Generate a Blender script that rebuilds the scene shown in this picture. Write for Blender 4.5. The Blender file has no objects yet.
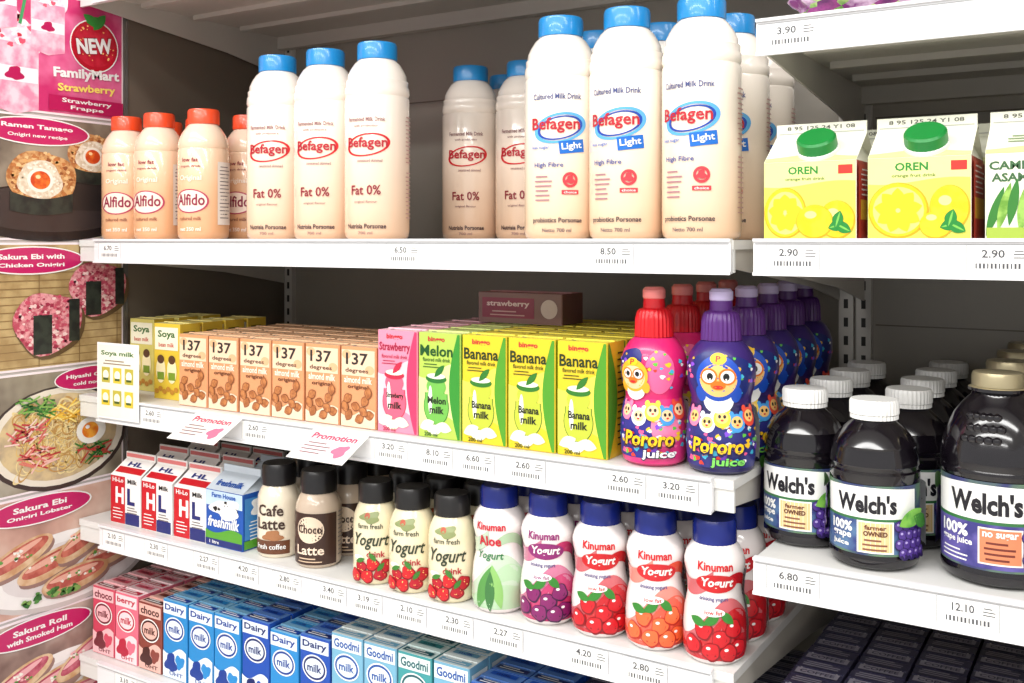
import bpy, bmesh, math, random
from mathutils import Vector, Matrix
RN = random.Random(11)
ZE = 1.45            # height of the eye-level shelf
XL, YB = -1.45, 1.46 # inner face of end panel, face of back panel

# ------------------------------------------------------------------ materials
def lin(c):
    return tuple(((x/255.0)/12.92 if x/255.0 <= .04045 else (((x/255.0)+.055)/1.055)**2.4) for x in c)
_mats = {}
def mat(rgb, rough=.34, metal=0.0, emit=0.0, var=.05, scale=55.0, coat=0.0, rgb2=None, rgb3=None):
    key = (tuple(rgb), rough, metal, emit, var, scale, coat, rgb2, rgb3)
    if key in _mats: return _mats[key]
    m = bpy.data.materials.new('mat_%d_%d_%d' % tuple(rgb)); m.use_nodes = True
    nt = m.node_tree; b = nt.nodes['Principled BSDF']
    c = lin(rgb)
    tc = nt.nodes.new('ShaderNodeTexCoord')
    tx = nt.nodes.new('ShaderNodeTexNoise'); tx.inputs['Scale'].default_value = scale; tx.inputs['Detail'].default_value = 4; out = tx.outputs['Fac']
    nt.links.new(tc.outputs['Object'], tx.inputs['Vector'])
    rp = nt.nodes.new('ShaderNodeValToRGB'); E = rp.color_ramp.elements
    if rgb2 is not None:
        E[0].position = .40; E[1].position = .60
        E[0].color = (*c, 1); E[1].color = (*lin(rgb2), 1)
        if rgb3 is not None:
            E[1].position = .52; e = E.new(.62); e.color = (*lin(rgb3), 1)
    else:
        E[0].color = (*[x*(1-var) for x in c], 1)
        E[1].color = (*[min(1, x*(1+var)) for x in c], 1)
    nt.links.new(out, rp.inputs['Fac']); nt.links.new(rp.outputs['Color'], b.inputs['Base Color'])
    b.inputs['Roughness'].default_value = rough; b.inputs['Metallic'].default_value = metal
    b.inputs['Coat Weight'].default_value = coat; b.inputs['Coat Roughness'].default_value = .06
    _mats[key] = m
    return m
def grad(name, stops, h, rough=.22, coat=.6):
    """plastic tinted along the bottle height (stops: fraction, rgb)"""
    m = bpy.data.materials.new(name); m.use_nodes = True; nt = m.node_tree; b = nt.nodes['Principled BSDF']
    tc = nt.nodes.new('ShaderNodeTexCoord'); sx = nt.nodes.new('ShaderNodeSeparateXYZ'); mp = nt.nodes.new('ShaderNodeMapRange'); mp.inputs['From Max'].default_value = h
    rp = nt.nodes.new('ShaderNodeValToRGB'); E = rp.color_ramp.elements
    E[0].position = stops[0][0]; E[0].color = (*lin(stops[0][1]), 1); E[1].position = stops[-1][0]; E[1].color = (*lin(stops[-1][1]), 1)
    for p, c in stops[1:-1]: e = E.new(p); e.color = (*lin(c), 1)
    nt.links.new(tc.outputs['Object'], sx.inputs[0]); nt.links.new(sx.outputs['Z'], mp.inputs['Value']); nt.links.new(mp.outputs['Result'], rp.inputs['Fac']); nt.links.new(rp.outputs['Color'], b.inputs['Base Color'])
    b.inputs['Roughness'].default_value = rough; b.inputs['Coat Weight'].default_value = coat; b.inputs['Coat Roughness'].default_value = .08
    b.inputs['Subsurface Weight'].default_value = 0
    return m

WHITE = mat((240, 239, 236)); BLACK = mat((18, 18, 20)); RED = mat((206, 24, 36)); NAVY = mat((30, 40, 110))

# ------------------------------------------------------------------ mesh builder
_txt = {}
def text_mesh(s, bold):
    k = (s, bold)
    if k in _txt: return _txt[k]
    cu = bpy.data.curves.new('t', 'FONT'); cu.body = s; cu.align_x = 'CENTER'; cu.resolution_u = 2
    cu.offset = bold
    ob = bpy.data.objects.new('t', cu); bpy.context.collection.objects.link(ob)
    bpy.context.view_layer.update()
    me = bpy.data.meshes.new_from_object(ob.evaluated_get(bpy.context.evaluated_depsgraph_get()))
    vs = [(v.co.x, v.co.y) for v in me.vertices]; fs = [tuple(p.vertices) for p in me.polygons]
    bpy.data.objects.remove(ob); bpy.data.meshes.remove(me); bpy.data.curves.remove(cu)
    x0 = min(v[0] for v in vs); x1 = max(v[0] for v in vs); y0 = min(v[1] for v in vs); y1 = max(v[1] for v in vs)
    vs = [((x-(x0+x1)/2)/(x1-x0), (y-(y0+y1)/2)/(y1-y0)) for x, y in vs]
    _txt[k] = (vs, fs, (x1-x0)/(y1-y0))
    return _txt[k]

class MB:
    def __init__(s):
        s.v = []; s.f = []; s.mi = []; s.sm = []; s.mats = []; s.e = .0003; s.step = .00005; s.tx = .00035
    def add(s, vs, fs, m, smooth=False, M=None):
        if m not in s.mats: s.mats.append(m)
        i = s.mats.index(m); o = len(s.v)
        for p in vs:
            p = Vector(p)
            s.v.append(tuple(M @ p) if M is not None else tuple(p))
        for f in fs:
            s.f.append([a+o for a in f]); s.mi.append(i); s.sm.append(smooth)
    def lathe(s, prof, segs=40, M=None, rib=0.0):
        # prof : list of (r, z, material of the band that ends here)
        for k in range(1, len(prof)):
            (r0, z0, _), (r1, z1, m) = prof[k-1], prof[k]
            vs = []; fs = []
            def ring(r, z):
                if r <= 1e-6: vs.append((0, 0, z)); return [len(vs)-1]
                a = len(vs)
                for i in range(segs):
                    t = 2*math.pi*i/segs; q = r*(1+(rib if i % 2 else -rib)) if rib else r
                    vs.append((q*math.sin(t), -q*math.cos(t), z))
                return list(range(a, a+segs))
            A = ring(r0, z0); B = ring(r1, z1)
            for i in range(segs):
                j = (i+1) % segs
                if len(A) == 1 and len(B) == 1: continue
                if len(A) == 1: fs.append((A[0], B[j], B[i]))
                elif len(B) == 1: fs.append((A[i], A[j], B[0]))
                else: fs.append((A[i], A[j], B[j], B[i]))
            s.add(vs, fs, m, True, M)
    def box(s, x0, x1, y0, y1, z0, z1, m, mats=None, c=0.0, M=None):
        mats = mats or {}
        if c <= 0:
            P = [(x0, y0), (x1, y0), (x1, y1), (x0, y1)]; side = ['front', 'right', 'back', 'left']
        else:
            P = [(x0+c, y0), (x1-c, y0), (x1, y0+c), (x1, y1-c), (x1-c, y1), (x0+c, y1), (x0, y1-c), (x0, y0+c)]
            side = ['front', 'front', 'right', 'right', 'back', 'back', 'left', 'left']
        n = len(P)
        vs = [(x, y, z0) for x, y in P]+[(x, y, z1) for x, y in P]
        for i in range(n):
            j = (i+1) % n
            s.add([vs[i], vs[j], vs[j+n], vs[i+n]], [(0, 1, 2, 3)], mats.get(side[i], m), False, M)
        s.add(vs[n:], [tuple(range(n))], mats.get('top', m), False, M)
        s.add(vs[:n], [tuple(reversed(range(n)))], mats.get('bottom', m), False, M)
    # ---- printed artwork laid on a surface map S(u,v,e)
    def nexte(s): s.e += s.step; return s.e
    def disc(s, S, cx, cy, rx, ry, m, rot=0, shape=None, n=28, hole=0.0):
        e = s.nexte(); rings = max(1, int(math.ceil(max(rx, ry)*(1-hole)/.006)))
        vs = []; fs = []; cr, sr = math.cos(rot), math.sin(rot)
        for k in range(rings+1):
            q = hole+(1-hole)*k/rings
            for i in range(n):
                t = 2*math.pi*i/n; w = shape(t) if shape else (1, 1)
                x = rx*q*math.cos(t)*w[0]; y = ry*q*math.sin(t)*w[1]
                vs.append(S(cx+x*cr-y*sr, cy+x*sr+y*cr, e))
        for k in range(rings):
            for i in range(n):
                j = (i+1) % n
                a, b, c, d = k*n+i, k*n+j, (k+1)*n+j, (k+1)*n+i
                if k == 0 and hole == 0: fs.append((a, d, c))
                else: fs.append((a, d, c, b))
        s.add(vs, fs, m)
    def leaf(s, S, cx, cy, L, W, m, rot=0):
        s.disc(S, cx, cy, L, W, m, rot, lambda t: (1, abs(math.sin(t))))
    def blob(s, S, cx, cy, rx, ry, m, seed=0, amp=.18, n=28):
        a, b = seed*1.7, seed*.9+1
        def f(t):
            k = 1+amp*math.sin(3*t+a)+amp*.6*math.sin(5*t+b); return (k, k)
        s.disc(S, cx, cy, rx, ry, m, 0, f, n=n)
    def rect(s, S, cx, cy, w, h, m, rot=0, cell=.004):
        e = s.nexte(); nx = max(1, int(w/cell)); ny = max(1, int(h/.010)); vs = []; fs = []
        cr, sr = math.cos(rot), math.sin(rot)
        for j in range(ny+1):
            for i in range(nx+1):
                x = w*(i/nx-.5); y = h*(j/ny-.5)
                vs.append(S(cx+x*cr-y*sr, cy+x*sr+y*cr, e))
        for j in range(ny):
            for i in range(nx):
                a = j*(nx+1)+i; fs.append((a, a+1, a+nx+2, a+nx+1))
        s.add(vs, fs, m)
    def band(s, S, u0, u1, f0, f1, m, n=None, rows=4):
        """printed field between the curves v=f0(u) and v=f1(u)"""
        n = n or max(12, int((u1-u0)/.0035))
        e = s.nexte(); vs = []; fs = []
        for i in range(n+1):
            u = u0+(u1-u0)*i/n
            for j in range(rows+1): vs.append(S(u, f0(u)+(f1(u)-f0(u))*j/rows, e))
        for i in range(n):
            for j in range(rows):
                a = i*(rows+1)+j; fs.append((a, a+rows+1, a+rows+2, a+1))
        s.add(vs, fs, m)
    def text(s, S, t, cx, cy, w, m, h=None, bold=.012, shear=0, rot=0):
        vs, fs, asp = text_mesh(t, bold); e = s.nexte()+s.tx
        h = h or w/asp; cr, sr = math.cos(rot), math.sin(rot); out = []
        for x, y in vs:
            X = x*w+shear*y*h; Y = y*h
            out.append(S(cx+X*cr-Y*sr, cy+X*sr+Y*cr, e))
        s.add(out, fs, m)
    def lines(s, S, cx, cy, w, n, dy, m, th=.0009, seed=1):
        r = random.Random(seed)
        e = s.e
        for i in range(n):
            ww = w*r.uniform(.6, 1); s.e = e; s.rect(S, cx-(w-ww)*.3, cy-i*dy, ww, th, m)
    def crumbs(s, S, cx, cy, rx, ry, n, size, cols, seed=0):
        r = random.Random(seed); e0 = s.e
        for i in range(n):
            t = r.uniform(0, 6.283); q = math.sqrt(r.random()); k = r.uniform(.6, 1.3)*size
            s.e = e0+s.step*(i % 5)*.6
            s.blob(S, cx+rx*q*math.cos(t), cy+ry*q*math.sin(t), k, k*.75, cols[i % len(cols)], i, .2, n=9)
        s.e = e0+s.step*4
    def mesh(s, name):
        me = bpy.data.meshes.new(name); me.from_pydata(s.v, [], s.f)
        for m in s.mats: me.materials.append(m)
        me.polygons.foreach_set('material_index', s.mi); me.polygons.foreach_set('use_smooth', s.sm)
        bm = bmesh.new(); bm.from_mesh(me)
        bmesh.ops.remove_doubles(bm, verts=[v for v in bm.verts], dist=.000004)
        bm.to_mesh(me); bm.free()
        me.set_sharp_from_angle(angle=math.radians(38)); me.update()
        return me

def put(me, name, x=0, y=0, z=0, rot=0, sc=None):
    ob = bpy.data.objects.new(name, me); bpy.context.collection.objects.link(ob)
    ob.location = (x, y, z); ob.rotation_euler = (0, 0, math.radians(rot))
    if sc: ob.scale = sc
    return ob

def radial(prof):
    pr = [(r, z) for r, z, _ in prof]
    def f(v):
        best = 0
        for (r0, z0), (r1, z1) in zip(pr, pr[1:]):
            if z1 > z0 and z0 <= v <= z1: best = max(best, r0+(r1-r0)*(v-z0)/(z1-z0))
        return best or max(r for r, z in pr)
    return f
def cyl(prof, R):
    rf = radial(prof)
    return lambda u, v, e: ((rf(v)+e+.0003)*math.sin(u/R), -(rf(v)+e+.0003)*math.cos(u/R), v)
def front(y): return lambda u, v, e: (u, y-e, v)
def right(x): return lambda u, v, e: (x+e, u, v)
def top(z): return lambda u, v, e: (u, v, z+e)

# ------------------------------------------------------------------ products
BLUECAP = mat((26, 136, 204), rough=.28, coat=.3); ORCAP = mat((236, 78, 36), rough=.28, coat=.3)
LTXT = mat((110, 100, 100)); BLUE = mat((30, 105, 190)); DKBLUE = mat((28, 52, 130))

def milk_bottle(light):
    b = MB()
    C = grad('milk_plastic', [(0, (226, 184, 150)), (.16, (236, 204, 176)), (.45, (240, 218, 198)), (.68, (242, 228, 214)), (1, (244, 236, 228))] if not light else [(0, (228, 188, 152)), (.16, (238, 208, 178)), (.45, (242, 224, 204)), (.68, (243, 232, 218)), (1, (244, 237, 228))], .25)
    p = [(0, 0, C), (.038, 0, C), (.0425, .004, C), (.044, .011, C), (.044, .100, C), (.044, .190, C), (.0425, .193, C), (.044, .197, C),
         (.0437, .205, C), (.0423, .207, C), (.0425, .214, C), (.0405, .2165, C), (.040, .222, C), (.0365, .230, C), (.0315, .238, C), (.0265, .243, C), (.0245, .2445, C)]
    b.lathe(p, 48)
    b.lathe([(.0245, .2440, BLUECAP), (.0268, .2443, BLUECAP), (.0268, .2635, BLUECAP), (.0255, .267, BLUECAP), (0, .2675, BLUECAP)], 64, rib=.012)
    S = cyl(p, .044); g = mat((150, 110, 110))
    if not light:
        b.text(S, 'Fermented Milk Drink', 0, .160, .054, g, h=.0058, bold=.02)
        b.text(S, 'with probiotics', 0, .151, .034, g, h=.004)
        b.disc(S, .002, .126, .032, .0150, RED, .14, hole=.88, n=40)
        b.text(S, 'Befagen', .001, .1275, .058, mat((180, 24, 42)), h=.0175, bold=.02)
        b.text(S, 'sweetened skimmed', .006, .105, .034, g, h=.004)
        b.text(S, 'Fat 0%', .0, .066, .042, mat((140, 34, 50)), h=.013, bold=.015)
        b.text(S, 'original flavour', 0, .050, .032, g, h=.004)
        b.text(S, 'Nutrisia Porsonae', 0, .018, .056, mat((60, 40, 50)), h=.0065, bold=.02)
        b.text(S, '700 ml', 0, .009, .02, g, h=.004)
    else:
        b.text(S, 'Cultured Milk Drink', 0, .168, .060, mat((70, 80, 130)), h=.007, bold=.02)
        b.disc(S, .004, .131, .033, .0175, mat((90, 170, 225)), .2, hole=.84, n=40)
        b.disc(S, .004, .131, .028, .0135, mat((20, 70, 170)), .2, hole=.88, n=40)
        b.text(S, 'Befagen', -.002, .134, .060, mat((186, 26, 42)), h=.0185, bold=.02)
        b.rect(S, .018, .109, .030, .015, mat((16, 104, 196)), .1)
        b.text(S, 'Light', .018, .109, .024, WHITE, h=.010, rot=.1, bold=.02)
        b.text(S, 'less sugar', -.020, .108, .024, mat((60, 110, 190)), h=.005)
        b.text(S, 'High Fibre', -.010, .087, .036, mat((60, 80, 150)), h=.007, bold=.015)
        b.disc(S, .016, .070, .0090, .0090, mat((214, 60, 70)), hole=.65); b.blob(S, .016, .070, .005, .005, mat((214, 60, 70)), 2)
        b.rect(S, .016, .0555, .020, .005, mat((214, 60, 70))); b.text(S, 'choice', .016, .0555, .015, WHITE, h=.003)
        b.lines(S, -.016, .074, .024, 6, .0055, mat((170, 120, 130)), th=.0016)
        b.text(S, 'probiotics Porsonae', 0, .022, .060, mat((44, 36, 50)), h=.0075, bold=.02)
        b.text(S, 'Netto 700 ml', 0, .011, .034, mat((70, 60, 80)), h=.0045)
    b.lines(S, .074, .165, .028, 12, .0055, mat((180, 130, 125)), th=.0014)
    b.lines(S, .074, .09, .028, 12, .0055, mat((180, 130, 125)), th=.0014)
    return b.mesh('milk_bottle')

def small_bottle():
    b = MB()
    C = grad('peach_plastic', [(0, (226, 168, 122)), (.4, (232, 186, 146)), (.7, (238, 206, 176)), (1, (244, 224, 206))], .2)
    p = [(0, 0, C), (.033, 0, C), (.0375, .005, C), (.038, .012, C), (.038, .07, C), (.038, .135, C), (.0365, .138, C), (.038, .142, C), (.036, .152, C), (.032, .162, C), (.026, .171, C), (.0215, .176, C)]
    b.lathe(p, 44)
    b.lathe([(.0215, .176, ORCAP), (.0235, .1763, ORCAP), (.0235, .195, ORCAP), (.022, .1985, ORCAP), (0, .199, ORCAP)], 60, rib=.012)
    S = cyl(p, .038); P = mat((140, 34, 64))
    b.text(S, 'low fat', .0, .120, .026, P, h=.006, bold=.015); b.text(S, 'yogurt drink', 0, .110, .034, P, h=.004)
    b.text(S, 'Original', 0, .092, .036, mat((250, 236, 220)), h=.010, bold=.02)
    b.disc(S, 0, .058, .029, .018, mat((246, 226, 210))); b.disc(S, 0, .058, .029, .018, mat((180, 60, 90)), hole=.9)
    b.text(S, 'Alfido', 0, .060, .046, P, h=.0175, bold=.02)
    b.text(S, 'cultured milk', 0, .032, .036, mat((140, 80, 60)), h=.0055)
    b.text(S, 'net 350 ml', 0, .016, .034, mat((250, 236, 224)), h=.006, bold=.02)
    b.rect(S, .058, .07, .032, .095, mat((232, 222, 212))); b.lines(S, .058, .11, .026, 15, .0055, LTXT, th=.0014)
    return b.mesh('small_milk_bottle')

def gable(w, d, hb, hs, hf, body, roof, mats=None):
    b = MB(); b.tx = .00003; x, y = w/2, d/2
    b.box(-x, x, -y, y, 0, hb, body, mats, c=.0012)
    z1 = hb+hs; q = .0016; xi = x-.35*d*.5
    b.add([(-x, -y, hb), (x, -y, hb), (x, -q, z1), (-x, -q, z1)], [(0, 1, 2, 3)], roof)
    b.add([(-x, y, hb), (x, y, hb), (x, q, z1), (-x, q, z1)], [(3, 2, 1, 0)], roof)
    for sg in (1, -1):   # folded-in triangular gussets
        b.add([(sg*x, -y, hb), (sg*x, y, hb), (sg*xi, 0, z1), (sg*x, -q, z1), (sg*x, q, z1)], [(0, 1, 2), (0, 2, 3), (1, 4, 2)], roof)
    b.box(-x, x, -q, q, z1, z1+hf, roof)
    n = math.atan2(hs, y-q)
    S = lambda u, v, e: (u, -y+v*math.cos(n)-e*math.sin(n), hb+v*math.sin(n)+e*math.cos(n))
    return b, S, n

def juice_carton(kind):
    W = mat((240, 240, 222)); YD = mat((214, 160, 10)); G = mat((30, 130, 50))
    b, S, n = gable(.093, .09, .079, .030, .013, W, W, {'right': mat((176, 50, 34)), 'left': W})
    F = front(-.045)
    R_ = lambda u, v, e: (u, -.0016-e, .109+v)
    b.text(R_, '8 95 125 24 Y1 08', 0, .0085, .07, mat((90, 90, 80)), h=.004); b.rect(R_, 0, .003, .088, .001, mat((180, 180, 170)))
    b.band(S, -.0460, .0460, lambda u: .0003, lambda u: .010+.003*math.cos(u*60), mat((224, 232, 150)))
    if kind != 'veg':
        cm = Matrix.Translation(S(.005, .020, 0)) @ Matrix.Rotation(n, 4, 'X')
        CG = mat((20, 132, 56), rough=.3)
        b.lathe([(.021, 0, WHITE), (.021, .004, WHITE), (.0195, .0045, WHITE)], 40, M=cm)
        b.lathe([(.0195, .0045, CG), (.0195, .015, CG), (.0175, .0172, CG), (0, .0175, CG)], 60, M=cm, rib=.015)
        # bright lime-yellow field with big fruit
        b.band(F, -.0460, .0460, lambda u: .0005, lambda u: .0788, mat((230, 232, 150)))
        b.band(F, -.0460, .0460, lambda u: .0005, lambda u: .056+.003*math.sin(u*50), mat((218, 218, 92)))
        b.text(F, 'OREN', -.006, .070, .030, G, h=.008, bold=.03); b.text(F, 'orange fruit drink', -.004, .061, .040, mat((90, 120, 40)), h=.004, bold=.02)
        b.rect(F, .036, .070, .014, .009, mat((200, 50, 40)))
        L = [(-.024, .027, .0275), (.028, .020, .0195), (.006, .018, .017)] if kind == 'a' else [(-.018, .028, .0275), (.028, .030, .0215), (.016, .014, .0135)]
        for i, (cx, cy, r) in enumerate(L):
            ry = min(r, cy-.0010); rx = min(r*1.1, .0458-abs(cx)) if i else min(r*1.05, .0458-abs(cx)+.0)
            b.disc(F, cx, cy, rx, ry, YD); b.disc(F, cx-.0004, cy+.0006, rx*.95, ry*.95, mat((236, 190, 14), rgb2=(242, 204, 40), scale=120))
            if i == 0:
                b.disc(F, cx, cy, rx*.84, ry*.84, mat((246, 230, 120)))
                for k in range(9):
                    a = k*math.pi*2/9+.2; b.leaf(F, cx+rx*.43*math.cos(a), cy+ry*.43*math.sin(a), rx*.37, ry*.24, mat((234, 194, 30)), a)
                b.disc(F, cx, cy, rx*.08, ry*.08, mat((246, 230, 130)))
            else: b.disc(F, cx-.004, cy+.007, rx*.32, ry*.22, mat((250, 232, 140)))
        for r0, cx, cy in ((.3, .030, .016), (-.5, .036, .014), (1.3, .031, .022)): b.leaf(F, cx-.002, cy-.002, .009, .0055, G, r0); b.leaf(F, cx-.002, cy-.002, .008, .0010, mat((120, 190, 80)), r0)
        b.rect(right(.0465), 0, .038, .088, .074, mat((176, 50, 34))); b.rect(right(.0465), 0, .03, .07, .02, mat((220, 180, 50)))
        b.lines(right(.0465), 0, .07, .07, 6, .005, WHITE, th=.0015)
    else:
        b.text(F, 'CAMPUR', -.018, .068, .050, mat((60, 100, 60)), h=.008, bold=.03); b.text(F, 'ASAM', -.026, .057, .030, mat((60, 100, 60)), h=.008, bold=.03)
        for i in range(9):
            cx = -.038+i*.0075; b.leaf(F, cx, .026+.004*(i % 3), .024-.001*i, .0042, mat((100, 150, 50), rgb2=(150, 190, 90), scale=100) if i % 2 else mat((50, 120, 44)), 1.57+.08*(i-4))
        b.rect(F, .0, .006, .09, .010, mat((160, 184, 70))); b.disc(F, .026, .03, .015, .018, mat((226, 104, 30)))
        b.lines(S, 0, .03, .06, 3, .005, mat((120, 150, 100)), th=.0016)
    return b.mesh('juice_carton')

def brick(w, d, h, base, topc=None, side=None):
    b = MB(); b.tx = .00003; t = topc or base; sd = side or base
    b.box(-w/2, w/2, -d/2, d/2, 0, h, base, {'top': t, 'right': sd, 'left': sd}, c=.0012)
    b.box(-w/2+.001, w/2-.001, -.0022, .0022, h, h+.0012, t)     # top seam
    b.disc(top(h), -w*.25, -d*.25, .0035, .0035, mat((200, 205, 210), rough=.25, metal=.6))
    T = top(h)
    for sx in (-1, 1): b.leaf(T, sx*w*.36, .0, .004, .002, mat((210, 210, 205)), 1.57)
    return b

def nut_box():
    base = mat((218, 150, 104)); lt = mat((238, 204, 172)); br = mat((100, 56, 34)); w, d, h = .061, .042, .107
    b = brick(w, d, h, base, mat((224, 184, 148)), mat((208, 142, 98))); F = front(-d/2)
    b.rect(F, 0, h*.80, w*.94, h*.32, lt)
    for k, (cx, cy) in enumerate(((-.02, h*.9), (.02, h*.72))): b.disc(F, cx, cy, .008, .006, mat((226, 176, 132)))
    b.text(F, '137', -.002, h*.85, .038, mat((44, 34, 34)), h=.016, bold=.02)
    b.text(F, 'degrees', -.002, h*.70, .040, mat((90, 54, 40)), h=.0075, bold=.02)
    b.text(F, 'almond milk', 0, h*.59, .048, mat((250, 238, 220)), h=.009, bold=.02)
    b.text(F, 'original', 0, h*.50, .036, br, h=.007, bold=.02)
    b.band(F, -w/2+.001, w/2-.001, lambda u: .001, lambda u: .020+.006*math.sin(u*90), mat((236, 208, 180)))
    for i, (x, y, r) in enumerate(((-.018, .038, .6), (-.004, .028, -.3), (.012, .036, .9), (.020, .018, .2), (-.016, .016, 1.1), (.003, .012, .4), (.018, .047, 1.5), (-.022, .027, 2.0), (.010, .022, 2.6))):
        b.leaf(F, x, y, .0086, .0064, mat((120, 66, 36)), r); b.leaf(F, x, y, .0078, .0054, mat((190, 122, 70), rgb2=(156, 92, 50), scale=160), r)
    R_ = right(w/2); b.rect(R_, 0, h/2, d*.8, h*.88, mat((226, 176, 136))); b.lines(R_, 0, h*.9, d*.66, 13, .0068, br, th=.0024, seed=3)
    return b.mesh('almond_milk_box')

def soy_box(alt):
    w, d, h = .060, .042, .118
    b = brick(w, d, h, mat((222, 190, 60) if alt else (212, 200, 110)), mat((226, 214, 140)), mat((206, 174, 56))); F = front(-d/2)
    b.rect(F, 0, h*.80, w*.9, h*.30, mat((240, 236, 210))); b.text(F, 'Soya', 0, h*.85, .040, mat((50, 100, 40)), h=.014, bold=.03); b.text(F, 'bean milk', 0, h*.72, .036, mat((190, 50, 34)), h=.007, bold=.02)
    for k in (-1, 1):
        b.disc(F, k*.013, .045, .011, .020, mat((244, 232, 186))); b.disc(F, k*.013, .062, .008, .007, mat((90, 60, 40))); b.rect(F, k*.013, .036, .016, .012, mat((120, 150, 46)))
    for i in range(6): b.disc(F, -.022+i*.009, .012+.004*(i % 2), .005, .004, mat((190, 134, 50)))
    b.lines(right(w/2), 0, .105, .034, 13, .0075, mat((110, 90, 30)), th=.0022)
    return b.mesh('soy_milk_box')

def flavour_box(name, base, sw, dark, pale, fruit, lid):
    w, d, h = .0645, .046, .132
    b = brick(w, d, h, base, mat(pale), base); F = front(-d/2); fr = mat(fruit)
    b.band(F, -w/2+.001, w/2-.001, lambda u: .001, lambda u: h*.64+.010*math.sin(u*70), mat(pale))
    b.band(F, -w/2+.001, w/2-.001, lambda u: .001, lambda u: h*.16+.008*math.sin(u*80+1), base)
    SW = lambda v: w/2-.0008-(.003+.013*math.sin(math.pi*min(1, max(0, v/h))))
    e = b.nexte(); vs = []; n = 20
    for i in range(n+1):
        v = .001+(h-.002)*i/n; vs += [F(SW(v), v, e), F(w/2-.0008, v, e)]
    b.add(vs, [(2*i, 2*i+1, 2*i+3, 2*i+2) for i in range(n)], sw)
    b.text(F, 'binggo', -.004, h*.935, .026, mat((196, 40, 50)), h=.0080, bold=.03)
    b.text(F, name, -.004, h*.83, .050, dark, h=.014, bold=.02)
    b.text(F, 'flavored milk drink', -.004, h*.745, .042, dark, h=.005, bold=.01)
    b.lines(F, -.010, h*.70, .03, 2, .0035, dark, th=.001)
    # jar illustration with lid and splash
    b.disc(F, -.004, h*.30, .0195, .0235, lid); b.rect(F, -.004, h*.33, .035, .026, lid)
    b.disc(F, -.004, h*.30, .0185, .0225, fr); b.rect(F, -.004, h*.33, .033, .026, fr); b.disc(F, -.004, h*.49, .0150, .012, fr)
    b.disc(F, -.013, h*.36, .003, .018, mat((250, 250, 236))); b.disc(F, -.004, h*.565, .0160, .0056, lid); b.disc(F, -.004, h*.590, .0140, .0036, mat((236, 240, 214))); b.leaf(F, .001, h*.64, .011, .004, lid, .8)
    b.text(F, name, -.003, h*.36, .028, mat((24, 30, 20)), h=.009, bold=.03); b.text(F, 'milk', -.003, h*.27, .022, mat((24, 30, 20)), h=.009, bold=.03)
    for x, y, r in ((-.018, .12, .4), (.008, .11, -.2), (-.006, .08, .1)): b.leaf(F, x, h*y, .012, .0065, mat((250, 246, 214)), r)
    b.text(F, '200 ml', -.012, h*.035, .020, dark, h=.005, bold=.02)
    R_ = right(w/2); e = b.nexte(); vs = []
    for i in range(n+1):
        v = .001+(h-.002)*i/n; vs += [R_(-d/2+.001, v, e), R_(-d/2+.003+.020*math.sin(math.pi*v/h), v, e)]
    b.add(vs, [(2*i, 2*i+1, 2*i+3, 2*i+2) for i in range(n)], sw)
    b.lines(R_, .010, h*.90, .020, 15, .0075, dark, th=.0018)
    return b.mesh('flavoured_milk_box')

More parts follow.
